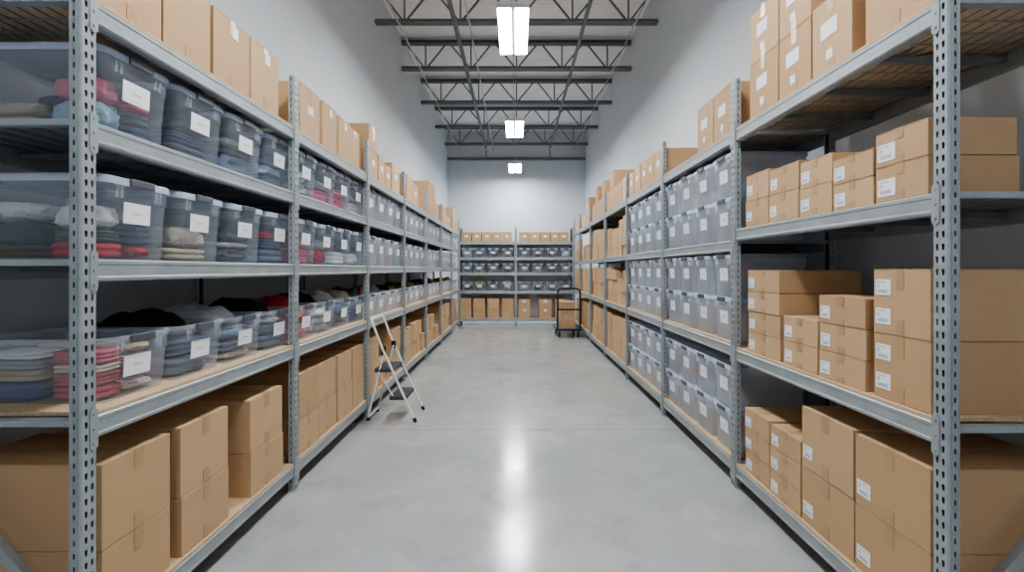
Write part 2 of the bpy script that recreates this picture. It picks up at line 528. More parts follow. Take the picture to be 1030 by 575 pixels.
def deck_steel(L, D):
    k = ('steel', round(L, 3), D)
    if k not in mesh_cache:
        bm = bmesh.new(); box(bm, .001, L - .001, .032, D - .032, -.006, .002)
        n = max(2, int(D / .1))
        for i in range(n):
            yy = .06 + (D - .14) * i / (n - 1); box(bm, .001, L - .001, yy, yy + .02, -.022, -.0061)
        mesh_cache[k] = new_mesh('deck_panel', bm, M['galv_dark'])
    return mesh_cache[k]
def deck_wire(L, D):
    k = ('wire', round(L, 3), D)
    if k not in mesh_cache:
        bm = bmesh.new()
        n = int(L / .1)
        for i in range(n + 1):
            x = .012 + (L - .024) * i / n; box(bm, x - .0028, x + .0028, .045, D - .045, -.012, -.0065)
        n = int(D / .066)
        for i in range(n + 1):
            yy = .05 + (D - .1) * i / n; box(bm, .006, L - .006, yy - .0028, yy + .0028, -.0062, -.0008)
        mesh_cache[k] = new_mesh('wire_deck', bm, M['galv'])
    return mesh_cache[k]
def support(D):
    k = ('sup', D)
    if k not in mesh_cache:
        bm = bmesh.new(); box(bm, -.02, .02, .044, D - .044, -.05, -.024); mesh_cache[k] = new_mesh('deck_support', bm, M['galv_dark'])
    return mesh_cache[k]
def tie(D):
    k = ('tie', D)
    if k not in mesh_cache:
        bm = bmesh.new(); box(bm, .018, UW - .018, UD + .001, D - UD - .001, -.026, -.002); mesh_cache[k] = new_mesh('end_tie', bm, M['galv']) 
    return mesh_cache[k]

def rack(label, posts, levels_of, D, me_up, loc, rz, mirror):
    """local frame: x along the row, y=0 aisle face, +y to the back. mirror: the row runs toward -x"""
    R = empty('shelving_rack', loc, rz); tag(R, label, 'shelving', 'galvanised shelving racks')
    s = -1 if mirror else 1
    X = lambda u: u * s - (UW if mirror else 0)      # lower x of something UW wide starting at u
    for i, p in enumerate(posts):
        put('upright', me_up, R, (X(p), 0, 0))
        b = put('upright', me_up, R, (X(p) + UW, D, 0), PI)
        # end bracing: diagonals between front and back
        if i in (0, len(posts) - 1):
            for z0, z1 in ((.23, .97),):
                bm = bmesh.new()
                xx = X(p) + UW / 2
                bar(bm, (xx, UD + .002, z0), (xx, D - UD - .002, z1), .028, .038)
                put('brace', new_mesh('brace', bm, M['galv']), R)
        lv = sorted(set(levels_of(min(i, len(posts) - 2))))
        for T in lv: put('end_tie', tie(D), R, (X(p), 0, T))
    for i in range(len(posts) - 1):
        a, b = posts[i] + UW, posts[i + 1]
        L = b - a
        x0 = a if not mirror else -b
        lv = levels_of(i)
        for j, T in enumerate(lv):
            f = put('beam', beam_mesh(L), R, (x0, .004, T))
            if i < 3:
                put('end_plate', plate_mesh(), f, (-.034, -.004, 0)); put('end_plate', plate_mesh(), f, (L, -.004, 0))
            g = put('beam', beam_mesh(L), R, (x0 + L, D - .004, T), PI)
            kind = KIND[id(posts)][j]
            if kind == 'b': put('deck_board', deck_board(L, D), R, (x0, 0, T))
            if kind == 's': put('deck_panel', deck_steel(L, D), R, (x0, 0, T))
            if kind == 'w':
                put('wire_deck', deck_wire(L, D), R, (x0, 0, T)); put('deck_board', deck_board(L, D), R, (x0, 0, T))
            if kind in 'sw' and D > .6:
                for k in (1, 2, 3):
                    put('deck_support', support(D), R, (x0 + L * k / 4, 0, T))
    return R
LP = [1.733 + 1.672 * n for n in range(7)] + [13.19]
RP = [1.748 + 1.71 * n for n in range(7)] + [13.19]
BP = [0, 1.62, 3.27]
LT = [.19, 1.042, 1.640, 2.162, 2.622]
RT1 = [.168, 1.015, 1.895, 2.622]
RT = [.185, 1.038, 1.818, 2.622]
BT = [.20, .995, 1.52, 1.955, 2.40]
DEP = .74
KIND = {id(LP): 'bbssw', id(RP): 'bbsw', id(BP): 'bssss'}
# left: row runs +y; local x -> +y needs rz=+90 (front -y -> +x).  right: rz=-90, local x -> -y (mirror)
rack('long galvanised steel shelving rack of five shelves along the left wall', LP, lambda i: LT, DEP, ME_UP, (-1.6, 0, 0), PI / 2, False)
rack('long galvanised steel shelving rack of four shelves along the right wall', RP, lambda i: RT1 if i == 0 else RT, DEP, ME_UP, (1.6, 0, 0), -PI / 2, True)
RB_ = rack('galvanised steel shelving rack of two sections closing the far end', BP, lambda i: BT, .6, ME_UPB, (-1.675, 13.5, 0), 0, False)

for i in (0, 1):
    bm = bmesh.new(); box(bm, BP[i] + UW + .002, BP[i + 1] - .002, .604, .607, .2, 2.42)
    put('back_panel', new_mesh('back_panel', bm, M['white_enamel']), RB_)
ORD = ['nearest', 'second', 'third', 'fourth', 'fifth', 'sixth', 'farthest']
SECT = ['first', 'second', 'third', 'fourth', 'fifth', 'sixth', 'last']
LSH = ['bottom', 'second', 'third', 'fourth', 'top']
RSH = ['bottom', 'second', 'third', 'top']

# ------------------------------------------------------------------ cardboard boxes
def carton_mesh(w, d, h, m=None):
    k = ('ct', round(w, 3), round(d, 3), round(h, 3), m.name if m else '')
    if k not in mesh_cache:
        bm = bmesh.new()
        box(bm, -w / 2, w / 2, 0, d, 0, h - .004)
        bevel_all(bm, .003, 2)
        # the two top flaps, parted by a seam that runs front to back
        for x0, x1 in ((-w / 2 + .001, -.0015), (.0015, w / 2 - .001)):
            b2 = bmesh.new(); box(b2, x0, x1, -.001, d + .001, h - .0045, h)
            bmesh.ops.bevel(b2, geom=list(b2.edges), offset=.0015, segments=1, affect='EDGES')
            tmp = bpy.data.meshes.new('t'); b2.to_mesh(tmp); b2.free(); bm.from_mesh(tmp); bpy.data.meshes.remove(tmp)
        mesh_cache[k] = new_mesh('carton', bm, m or M['card'])
    return mesh_cache[k]
def tape_mesh(w, d, h):
    k = ('tp', round(d, 3), round(h, 3), w > .3)
    if k not in mesh_cache:
        bm = bmesh.new()
        t = .026 if w > .3 else .02
        tab = min(.085, h * .3)
        box(bm, -t, t, -.0022, -.0012, h - tab, h + .0006)
        box(bm, -t, t, -.0022, d + .002, h + .0002, h + .0008)
        mesh_cache[k] = new_mesh('packing_tape', bm, M['tape'])
    return mesh_cache[k]
def tape_low(w, d, h):
    k = ('tl', round(h, 3), w > .3)
    if k not in mesh_cache:
        bm = bmesh.new()
        t = .026 if w > .3 else .02
        box(bm, -t, t, -.0022, -.0002, .002, min(.07, h * .24))
        mesh_cache[k] = new_mesh('packing_tape', bm, M['tape'])
    return mesh_cache[k]
def paper_mesh(w, h, m):
    k = ('pp', w, h, m.name)
    if k not in mesh_cache:
        bm = bmesh.new(); box(bm, -w / 2, w / 2, -.0012, 0, -h / 2, h / 2); mesh_cache[k] = new_mesh('paper_label', bm, m)
    return mesh_cache[k]

def carton(w, d, h, loc, rz, label, group, style='', cat='box', body=None, name='carton', low_tape=False):
    o = put(name, carton_mesh(w, d, h, body), None, loc, rz)
    tag(o, label, cat, group)
    put('packing_tape', tape_mesh(w, d, h), o)
    if low_tape: put('packing_tape', tape_low(w, d, h), o)
    F = -.0022
    if 's' in style:       # shipping label low at the left
        lw, lh = (.085, .07) if h > .2 else (.075, min(.065, h * .52))
        if 'S' in style: lw, lh = .1, .075
        lw = min(lw, w * .36)
        put('shipping_label', paper_mesh(round(lw, 3), round(lh, 3), M['ship_paper']), o, (-w / 2 + lw / 2 + .014, F + .0012, max(lh / 2 + .012, h * .40 if h < .2 else h * .27)))
    if '2' in style:       # a second one above it
        lw, lh = .085, .07
        put('shipping_label', paper_mesh(lw, lh, M['ship_paper']), o, (-w / 2 + lw / 2 + .014, F + .0012, h * .72))
    if 'c' in style:       # paper label in the middle of the face and a small white tab under it
        put('paper_label', paper_mesh(.13, .085, M['plain_paper']), o, (-.015, F + .0005, h * .57))
        put('paper_tab', paper_mesh(.05, .05, M['plain_paper']), o, (-.01, F - .0002, h * .22))
    if 't' in style:       # small white patch at the top
        put('paper_tab', paper_mesh(.055, .07, M['plain_paper']), o, (.02, F - .0002, h * .84))
    if 'm' in style:       # small white patch in the middle
        put('paper_label', paper_mesh(.10, .065, M['plain_paper']), o, (0, F - .0002, h * .55))
    return o

POSW = {1: ['single'], 2: ['lower', 'upper'], 3: ['lowest', 'middle', 'topmost'], 4: ['lowest', 'second lowest', 'second highest', 'topmost']}
def stacks(side, sect, shelf, base, rows, depth=.58, face=1.622, grp=None):
    """rows: (y0, y1, [heights], style[, depth])  ordered from the camera"""
    n = len(rows)
    seq = {}
    rows = sorted(rows, key=lambda r: r[0])
    for i, r in enumerate(rows):
        y0, y1, hs, st = r[:4]
        dp = r[4] if len(r) > 4 else depth
        z = base
        for j, h in enumerate(hs):
            far_ = sect >= (3 if side == 'right' else 1) and shelf != 'top'
            j_in = random.uniform(0, .03 if far_ else .006)
            w = y1 - y0 - (random.uniform(.008, .022) if far_ else .006)
            d = dp - (0.01 if j else 0)
            f = face + j_in
            yc = (y0 + y1) / 2
            loc = (-f, yc, z) if side == 'left' else (f, yc, z)
            rz = (PI / 2 if side == 'left' else -PI / 2) + math.radians(random.uniform(-.35, .35))
            which = POSW[len(hs)][j]
            order = 'only' if n == 1 else ORD[i] if i < n - 1 else 'farthest'
            head = 'carton' if which == 'single' else which + ' carton of'
            look = {'': 'plain brown', 't': 'white-tabbed brown', 'c': 'paper-labelled brown', 's': 'labelled brown', 'm': 'white-patched brown', 's2': 'twice-labelled brown', 'sS': 'labelled brown'}[st]
            if which == 'single':
                lab = f'{look} carton standing {order} along the {shelf} shelf, {SECT[sect]} section, {side} rack'
            else:
                lab = f'{look} carton, {which} of the {order} stack, {shelf} shelf, {SECT[sect]} section, {side} rack'
            carton(w, d, h - .002, loc, rz, lab, f'cartons on the {shelf} shelf of the {side} rack', st, low_tape=sect < 2)
            z += h

B = .0145  # board thickness under the boxes
# left, top shelf
zt_ = LT[4] + B
stacks('left', 0, 'top', zt_, [(1.82, 2.165, [.385], ''), (2.175, 2.515, [.385], ''), (2.53, 2.88, [.385], 't'), (2.885, 3.225, [.39], 't')])
stacks('left', 1, 'top', zt_, [(3.55, 3.905, [.385], 'm'), (3.95, 4.265, [.385], 't'), (4.31, 4.615, [.375], 't'), (4.62, 4.885, [.365], '')])
stacks('left', 2, 'top', zt_, [(5.20, 5.53, [.31, .27], 'm'), (5.56, 5.81, [.32], 'm'), (5.84, 6.12, [.27], 'm'), (6.16, 6.55, [.365], 'm')])
stacks('left', 3, 'top', zt_, [(6.99, 7.40, [.385], ''), (7.42, 7.80, [.33], 'm')])
stacks('left', 4, 'top', zt_, [(8.72, 9.08, [.30, .31], ''), (9.10, 9.46, [.30, .31], ''), (9.50, 9.88, [.30], '')])
stacks('left', 5, 'top', zt_, [(10.42, 10.85, [.385], ''), (10.87, 11.2, [.22], ''), (11.22, 11.6, [.22], '')])
stacks('left', 6, 'top', zt_, [(12.12, 12.5, [.28, .29], ''), (12.52, 12.95, [.28], '')])
# left, bottom shelf
zb_ = LT[0] + B
big = [.288, .342]
stacks('left', 0, 'bottom', zb_, [(1.851, 2.222, big, ''), (2.285, 2.666, big, ''), (2.884, 3.286, [.27, .325], '')], depth=.62)
stacks('left', 1, 'bottom', zb_, [(3.524, 3.89, [.27, .34], ''), (3.912, 4.30, [.27, .335], ''), (4.31, 4.68, [.28, .325], ''), (4.70, 5.05, [.28, .325], '')], depth=.62)
stacks('left', 2, 'bottom', zb_, [(5.206, 5.60, [.30, .32], ''), (5.65, 6.08, [.28], ''), (6.16, 6.66, [.30, .305], '')])
stacks('left', 3, 'bottom', zb_, [(6.86, 7.14, [.24, .25], ''), (7.15, 7.45, [.24, .27], ''), (7.46, 7.84, [.25, .29], ''), (7.86, 8.10, [.3, .24], ''), (8.12, 8.38, [.29], '')])
stacks('left', 4, 'bottom', zb_, [(8.52, 8.92, [.26, .27], ''), (8.94, 9.36, [.26, .27], ''), (9.38, 9.88, [.26], '')])
stacks('left', 5, 'bottom', zb_, [(10.22, 10.66, [.29, .31], ''), (10.68, 11.06, [.29, .31], ''), (11.08, 11.5, [.29, .31], '')])
stacks('left', 6, 'bottom', zb_, [(11.88, 12.26, [.29, .31], ''), (12.28, 12.68, [.29, .31], ''), (12.7, 13.08, [.29, .31], '')])

# right, nearest section
z = RT1[3] + B
stacks('right', 0, 'top', z, [(1.845, 2.20, [.39], 'm'), (2.285, 2.597, [.385], 'c'), (2.608, 2.922, [.37, .36], 'c'), (2.933, 3.288, [.37, .35], 'c')], depth=.55)
z = RT1[2] + .0025
stacks('right', 0, 'third', z, [(1.862, 2.142, [.157, .15], 'sS', .36), (2.148, 2.426, [.132, .128], 's', .36), (2.431, 2.712, [.16, .15], 's', .42), (2.718, 3.037, [.175, .16], 's', .42), (3.045, 3.343, [.18, .178], 's', .42)])
z = RT1[1] + B
stacks('right', 0, 'second', z, [(1.85, 2.153, [.288, .286], 's2', .60), (2.197, 2.537, [.146, .145, .146], 's', .50), (2.546, 2.874, [.146, .148], 's', .50), (2.915, 3.315, [.142, .142, .138, .146], 's', .52)])
z = RT1[0] + B
stacks('right', 0, 'bottom', z, [(1.849, 2.268, [.30, .335], 's', .62), (2.276, 2.692, [.31, .335], 's', .58), (2.70, 3.023, [.145, .145, .145], 's', .50), (3.031, 3.355, [.148, .148, .15], 's', .50)])
# right, top shelf further on
z = RT[3] + B
stacks('right', 1, 'top', z, [(3.55, 3.885, [.385], 'c'), (3.90, 4.233, [.385], 'c')])
stacks('right', 2, 'top', z, [(5.26, 5.56, [.325], 'm'), (5.575, 5.875, [.33], 'm'), (5.885, 6.165, [.345], 'm'), (6.18, 6.51, [.345], 'm'), (6.53, 6.80, [.33], 'm')])
stacks('right', 3, 'top', z, [(7.0, 7.28, [.35], ''), (7.29, 7.58, [.33], ''), (7.59, 7.88, [.33], ''), (7.9, 8.24, [.34, .30], ''), (8.26, 8.5, [.34], '')])
stacks('right', 4, 'top', z, [(8.7, 9.0, [.33, .28], ''), (9.02, 9.4, [.33], ''), (9.42, 9.75, [.33, .3], ''), (9.78, 10.15, [.33], '')])
stacks('right', 5, 'top', z, [(10.42, 10.56, [.3], ''), (10.6, 10.95, [.3, .29], ''), (10.97, 11.3, [.28], ''), (11.32, 11.75, [.28], '')])
stacks('right', 6, 'top', z, [(12.15, 12.5, [.28], ''), (12.52, 12.9, [.28], '')])
# right, carton sections four to seven
z3 = RT[2] + .0025; z2 = RT[1] + B; z1 = RT[0] + B
stacks('right', 3, 'third', z3, [(7.0, 7.3, [.155, .15, .15, .15], ''), (7.32, 7.6, [.15, .15, .15, .12], ''), (7.63, 7.9, [.15, .15, .16], ''), (7.93, 8.2, [.15, .15, .15], ''), (8.22, 8.5, [.17, .16, .17], '')])
stacks('right', 3, 'second', z2, [(7.0, 7.33, [.2, .2, .13], ''), (7.35, 7.7, [.2, .2], ''), (7.72, 8.08, [.2, .18, .16], ''), (8.1, 8.48, [.2, .18, .2], '')])
stacks('right', 3, 'bottom', z1, [(7.0, 7.36, [.33, .32], ''), (7.38, 7.73, [.33, .32], ''), (7.75, 8.1, [.33, .30], ''), (8.12, 8.48, [.33, .32], '')])
stacks('right', 4, 'third', z3, [(8.72, 9.05, [.22, .32], ''), (9.08, 9.45, [.3, .26], ''), (9.5, 10.15, [.3, .3], '')])
stacks('right', 4, 'second', z2, [(8.72, 9.05, [.3, .29], ''), (9.07, 9.4, [.3, .29], ''), (9.42, 9.78, [.3, .29], ''), (9.8, 10.15, [.3, .29], '')])
stacks('right', 4, 'bottom', z1, [(8.72, 9.05, [.33, .33], ''), (9.07, 9.4, [.33, .31], ''), (9.42, 9.78, [.33, .33], ''), (9.8, 10.15, [.33, .33], '')])
stacks('right', 5, 'third', z3, [(10.45, 10.82, [.18, .16], ''), (10.84, 11.22, [.18, .16], ''), (11.24, 11.65, [.18, .16], '')])
wc = carton(1.1, .5, .28, (1.63, 11.06, z3 + .342), -PI / 2, 'large white carton lying across brown cartons, third shelf, right rack', None, '', body=M['white_carton'])
stacks('right', 5, 'second', z2, [(10.45, 10.82, [.3, .28], ''), (10.84, 11.22, [.3, .28], ''), (11.24, 11.7, [.3, .28], '')])
stacks('right', 5, 'bottom', z1, [(10.45, 10.82, [.33, .3], ''), (10.84, 11.22, [.33, .3], ''), (11.24, 11.7, [.33, .3], '')])
stacks('right', 6, 'third', z3, [(12.15, 12.55, [.28, .28], ''), (12.6, 13.0, [.28, .28], '')])
stacks('right', 6, 'second', z2, [(12.15, 12.55, [.3, .28], ''), (12.6, 13.0, [.3, .28], '')])
stacks('right', 6, 'bottom', z1, [(12.15, 12.55, [.33, .3], ''), (12.6, 13.0, [.33, .3], '')])

# back rack: px column -> metres at the front of the rack
BX = lambda px: (px - 519.5) * 13.53 / 475
def back_carton(x0, x1, z, h, label, style, group, d=.4):
    carton(x1 - x0 - .004, d, h - .002, ((x0 + x1) / 2, 13.525, z), math.radians(random.uniform(-.4, .4)), label, group, style)
ORL = ['leftmost', 'second from left', 'middle', 'second from right', 'rightmost']
for s, xs, nm in ((0, [(464.2, 474.1), (474.9, 484.2), (484.8, 494.8), (495.5, 504.7), (505.3, 514.6)], 'left'), (1, [(522.3, 532.8), (533, 543), (543.5, 553.4), (554, 562.3), (562.5, 572)], 'right')):
    for i, (a, b) in enumerate(xs):
        back_carton(BX(a), BX(b), BT[4] + .0025, .275, f'brown carton with white patch, {ORL[i]} on top shelf, back rack {nm} section', 'm', 'cartons along the top of the back rack')
OR4 = ['leftmost', 'second from left', 'third from left', 'rightmost']
for i, (a, b) in enumerate([(462.6, 474.1), (476, 487.9), (490.4, 502.2), (504.7, 516.6)]):
    for j, h in enumerate((.275, .285)):
        back_carton(BX(a) + (.015 if i == 0 else 0), BX(b), BT[0] + B + (.275 if j else 0), h, f'plain brown carton, {"upper" if j else "lower"} of {OR4[i]} stack, bottom of back rack left section', '', 'cartons along the bottom of the back rack')
for i, (a, b) in enumerate([(521.6, 533.4), (542.2, 555), (558.5, 570.5)]):
    for j, h in enumerate((.40, .14)):
        back_carton(BX(a), BX(b), BT[0] + B + (.40 if j else 0), h, f'brown carton with white patch, {"upper" if j else "lower"} of {["leftmost", "middle", "rightmost"][i]} stack, bottom of back rack right section', 'm', 'cartons along the bottom of the back rack')

# ------------------------------------------------------------------ clothes
def garment_mesh(seed, lobes, soft=.55):
    """folded cloth in a unit box: x,y in -.5.. .5, z 0..1"""
    bm = bmesh.new()
    nu, nv = 44, 14
    off = Vector((seed * 3.7, seed * 1.3, seed * 2.1))
    rings = []
    for j in range(nv + 1):
        t = j / nv
        # profile of stacked folds
        ph = (t * lobes) % 1.0 if t < 1 else 1.0
        bul = math.sqrt(max(0, 1 - (2 * ph - 1) ** 2))
        e = .86 + .12 * bul
        if t < .06: e *= .93
        if t > .94: e *= .90
        ring = []
        for i in range(nu):
            a = 2 * PI * i / nu
            c, s = math.cos(a), math.sin(a)
            r = 1 / ((abs(c) ** 5 + abs(s) ** 5) ** (1 / 5))
            x = .5 * e * r * c; y = .5 * e * r * s
            n = noise.noise(Vector((x * 5, y * 5, t * 2.2)) + off)
            n2 = noise.noise(Vector((x * 2, y * 2, t * .7)) + off * 2)
            k = 1 + .055 * n + .03 * n2 - .05
            ring.append(bm.verts.new((x * k, y * k, min(1.0, max(0, t * (.93 + .1 * n2) + .02 * n)) if 0 < t < 1 else (0 if t == 0 else .95 + .04 * n2))))
        rings.append(ring)
    for a, b in zip(rings, rings[1:]): bridge(bm, a, b)
    bm.faces.new(rings[0][::-1])
    # crowned top
    prev = rings[-1]
    for q in (.8, .5, .2):
        ring = []
        for i, v in enumerate(rings[-1]):
            x, y = v.co.x * q, v.co.y * q
            ring.append(bm.verts.new((x, y, .95 + .05 * noise.noise(Vector((x * 5, y * 5, 9)) + off))))
        bridge(bm, prev, ring); prev = ring
    bm.faces.new(prev)
    return new_mesh('folded_garment', bm, M['fabric'], True)
def heap_mesh(seed):
    """crumpled cloth, unit box"""
    bm = bmesh.new()
    bmesh.ops.create_icosphere(bm, subdivisions=4, radius=.5)
    off = Vector((seed * 5.1, seed * 2.3, -seed * 1.7))
    for v in bm.verts:
        p = v.co.copy()
        q = Vector((math.copysign(abs(p.x * 2) ** .62, p.x) / 2, math.copysign(abs(p.y * 2) ** .62, p.y) / 2, math.copysign(abs(p.z * 2) ** .62, p.z) / 2))
        rdg = 1 - abs(noise.noise(p * 3.6 + off)) * 2
        rd2 = 1 - abs(noise.noise(p * 7.5 + off * 1.7)) * 2
        k = .72 + .16 * noise.noise(p * 2.3 + off) + .16 * max(0, rdg) + .07 * max(0, rd2) + .03 * noise.noise(p * 14 + off)
        q *= k
        v.co = (q.x, q.y, q.z + .5)
    lo = min(v.co.z for v in bm.verts); hi = max(v.co.z for v in bm.verts)
    mx = max(abs(v.co.x) for v in bm.verts); my = max(abs(v.co.y) for v in bm.verts)
    for v in bm.verts:
        v.co.z = (v.co.z - lo) / (hi - lo); v.co.x *= .5 / mx; v.co.y *= .5 / my
    return new_mesh('crumpled_clothes', bm, M['fabric'], True)
def mound_mesh(seed):
    bm = bmesh.new()
    off = Vector((seed * 4.3, seed * 1.9, seed * 3.1))
    nu, nr = 56, 16
    rings = []
    for j in range(nr + 1):
        q = 1 - j / nr * .96
        ring = []
        for i in range(nu):
            a = 2 * PI * i / nu
            c, s = math.cos(a), math.sin(a)
            r = 1 / ((abs(c) ** 3.5 + abs(s) ** 3.5) ** (1 / 3.5))
            p = Vector((.5 * q * r * c, .5 * q * r * s, 0))
            w1 = p + Vector((noise.noise(p * 3 + off), noise.noise(p * 3 - off), 0)) * .16
            rg = 1 - abs(noise.noise(w1 * 4.2 + off)) * 2.2
            rg2 = 1 - abs(noise.noise(w1 * 9.5 - off)) * 2.2
            big_ = .5 + .75 * noise.noise(p * 2.2 + off * 2)
            z = (1 - q ** 4) * (.30 + .42 * big_ + .24 * rg + .10 * rg2) + .12 * min(1, (1 - q) * 12)
            k = 1 + .12 * noise.noise(Vector((c * 1.8, s * 1.8, 0)) + off) * q
            ring.append(bm.verts.new((p.x * k, p.y * k, max(.0, z))))
        rings.append(ring)
    for a, b in zip(rings, rings[1:]): bridge(bm, a, b)
    bm.faces.new(rings[-1]); bm.faces.new(rings[0][::-1])
    hi = max(v.co.z for v in bm.verts); mx = max(abs(v.co.x) for v in bm.verts); my = max(abs(v.co.y) for v in bm.verts)
    for v in bm.verts: v.co = (v.co.x * .5 / mx, v.co.y * .5 / my, v.co.z / hi)
    return new_mesh('heaped_clothes', bm, M['fabric'], True)
MM = [mound_mesh(i + 1) for i in range(7)]
GM = [garment_mesh(i + 1, l) for i, l in enumerate((2, 3, 2, 4, 3))]
HM = [heap_mesh(i + 1) for i in range(6)]
COLS = {'pink': (232, 130, 152), 'magenta': (214, 84, 124), 'rose': (190, 84, 104), 'red': (200, 58, 66), 'white': (236, 235, 232), 'cream': (216, 204, 182),
        'beige': (196, 176, 146), 'navy': (66, 78, 108), 'denim blue': (74, 98, 146), 'slate': (104, 122, 144), 'charcoal': (82, 88, 98), 'black': (22, 22, 25),
        'grey': (168, 170, 174), 'light grey': (214, 215, 217), 'pale blue': (160, 184, 202), 'dark green': (58, 86, 80), 'purple': (92, 72, 124), 'orange': (206, 128, 74), 'brown': (110, 80, 58), 'yellow': (206, 180, 90)}
def cloth(kind, parent_loc, rz, lx, ly, lz, sx, sy, sz, colname, label, group):
    """kind 'g' folded, 'h' crumpled; lx,ly,lz in the bin's frame (ly depth from its front)"""
    me = random.choice({'g': GM, 'h': HM, 'm': MM}[kind])
    c, s = math.cos(rz), math.sin(rz)
    x = parent_loc[0] + c * lx - s * ly; y = parent_loc[1] + s * lx + c * ly
    o = put('folded_garment' if kind == 'g' else 'crumpled_garment', me, None, (x, y, parent_loc[2] + lz), rz + (PI if random.random() < .5 else 0))
    o.scale = (sx, sy, sz)
    col = s2l(*COLS[colname])
    o.color = (*col, 1)
    tag(o, label, 'clothing', group)
    return o

# ------------------------------------------------------------------ bins
def bin_body(w, d, h, lidded, m):
    k = ('bin', w, d, h, lidded, m)
    if k in mesh_cache: return mesh_cache[k]
    bm = bmesh.new()
    hb = h - .012 if lidded else h
    cy = d / 2
    spec = [(.068, 0, .025), (.056, .006, .03), (.034, hb - .09, .035), (.022, hb - .082, .038), (.02, hb - .03, .04), (.018, hb - .008, .04), (.004, hb, .05), (.0, hb - .003, .052), (.0, hb - .024, .052)]
    rings = [rr(bm, w - a, d - a, r, z, 6, cy) for a, z, r in spec]
    bm.faces.new(rings[0][::-1])
    for a, b in zip(rings, rings[1:]): bridge(bm, a, b)
    # two lugs under the front rim
    for x in (-.105, .105):
        for xx in (-.012, .012):
            box(bm, x + xx - .0025, x + xx + .0025, .002, .0105, hb - .075, hb - .026)
    mesh_cache[k] = new_mesh('storage_bin', bm, M[m], True)
    return mesh_cache[k]
def bin_lid(w, d, h):
    k = ('lid', w, d, h)
    if k in mesh_cache: return mesh_cache[k]
    bm = bmesh.new(); cy = d / 2
    spec = [(-.006, h - .034, .055), (-.006, h - .008, .055), (.008, h - .0005, .05), (.03, h, .045), (.045, h - .007, .04), (.2, h - .006, .03)]
    rings = [rr(bm, w - a, d - a, r, z, 6, cy) for a, z, r in spec]
    for a, b in zip(rings, rings[1:]): bridge(bm, a, b)
    bm.faces.new(rings[-1])
    mesh_cache[k] = new_mesh('lid', bm, M['lid'], True)
    return mesh_cache[k]
def bin_latch(w):
    k = ('latch', w)
    if k in mesh_cache: return mesh_cache[k]
    bm = bmesh.new()
    box(bm, -w / 2, w / 2, -.014, -.0035, -.03, .004)
    bevel_all(bm, .004, 2)
    mesh_cache[k] = new_mesh('latch', bm, M['latch'])
    return mesh_cache[k]
def storage_bin(w, d, h, lidded, loc, rz, label, group, lab_z=None, lw=.145, lh=.09, m='plastic'):
    o = put('storage_bin', bin_body(w, d, h, lidded, m), None, loc, rz)
    tag(o, label, 'bin', group)
    if lidded: put('lid', bin_lid(w, d, h), o)
    put('latch', bin_latch(round(w * .33, 3)), o, (.0, 0, h - .004))
    # card on the sloping front
    z = lab_z if lab_z else h * .52
    hb = h - .012 if lidded else h
    fy = lambda zz: (.056 + (.034 - .056) * (zz - .006) / (hb - .096)) / 2
    c = put('label_card', paper_mesh(lw, lh, M['bin_paper']), o, (.0, fy(z) - .0015, z))
    c.rotation_euler = (math.atan2(fy(z - .04) - fy(z + .04), .08), 0, 0)
    return o

FACE = 1.648
FILL = ['slate', 'grey', 'light grey', 'white', 'denim blue', 'light grey', 'pale blue', 'grey', 'white', 'cream', 'charcoal', 'light grey', 'pink', 'slate', 'white', 'grey', 'navy', 'light grey']
def fill_bin(where, loc, rz, w, d, h, spec, group):
    """spec: list of piles; pile=(lx0,lx1,ly0,ly1,[(kind,colour,height)...],pilename)"""
    for x0, x1, y0, y1, items, pn in spec:
        z = .010
        for i, (k, c, hh) in enumerate(items):
            f = .93 if i else .96
            word = {1: ['lone'], 2: ['lower', 'upper'], 3: ['lowest', 'middle', 'topmost'], 4: ['lowest', 'second', 'third', 'topmost']}[len(items)][i]
            nm = 'folded garment' if k == 'g' else 'crumpled garment'
            lab = f'{c.replace(" ", "-")} {nm}, {word} {"of " + pn + " pile" if pn else "of pile"}, {where}'
            cloth(k, loc, rz, (x0 + x1) / 2, (y0 + y1) / 2, z, (x1 - x0) * f, (y1 - y0) * f, hh, c, lab, group)
            z += hh + .001

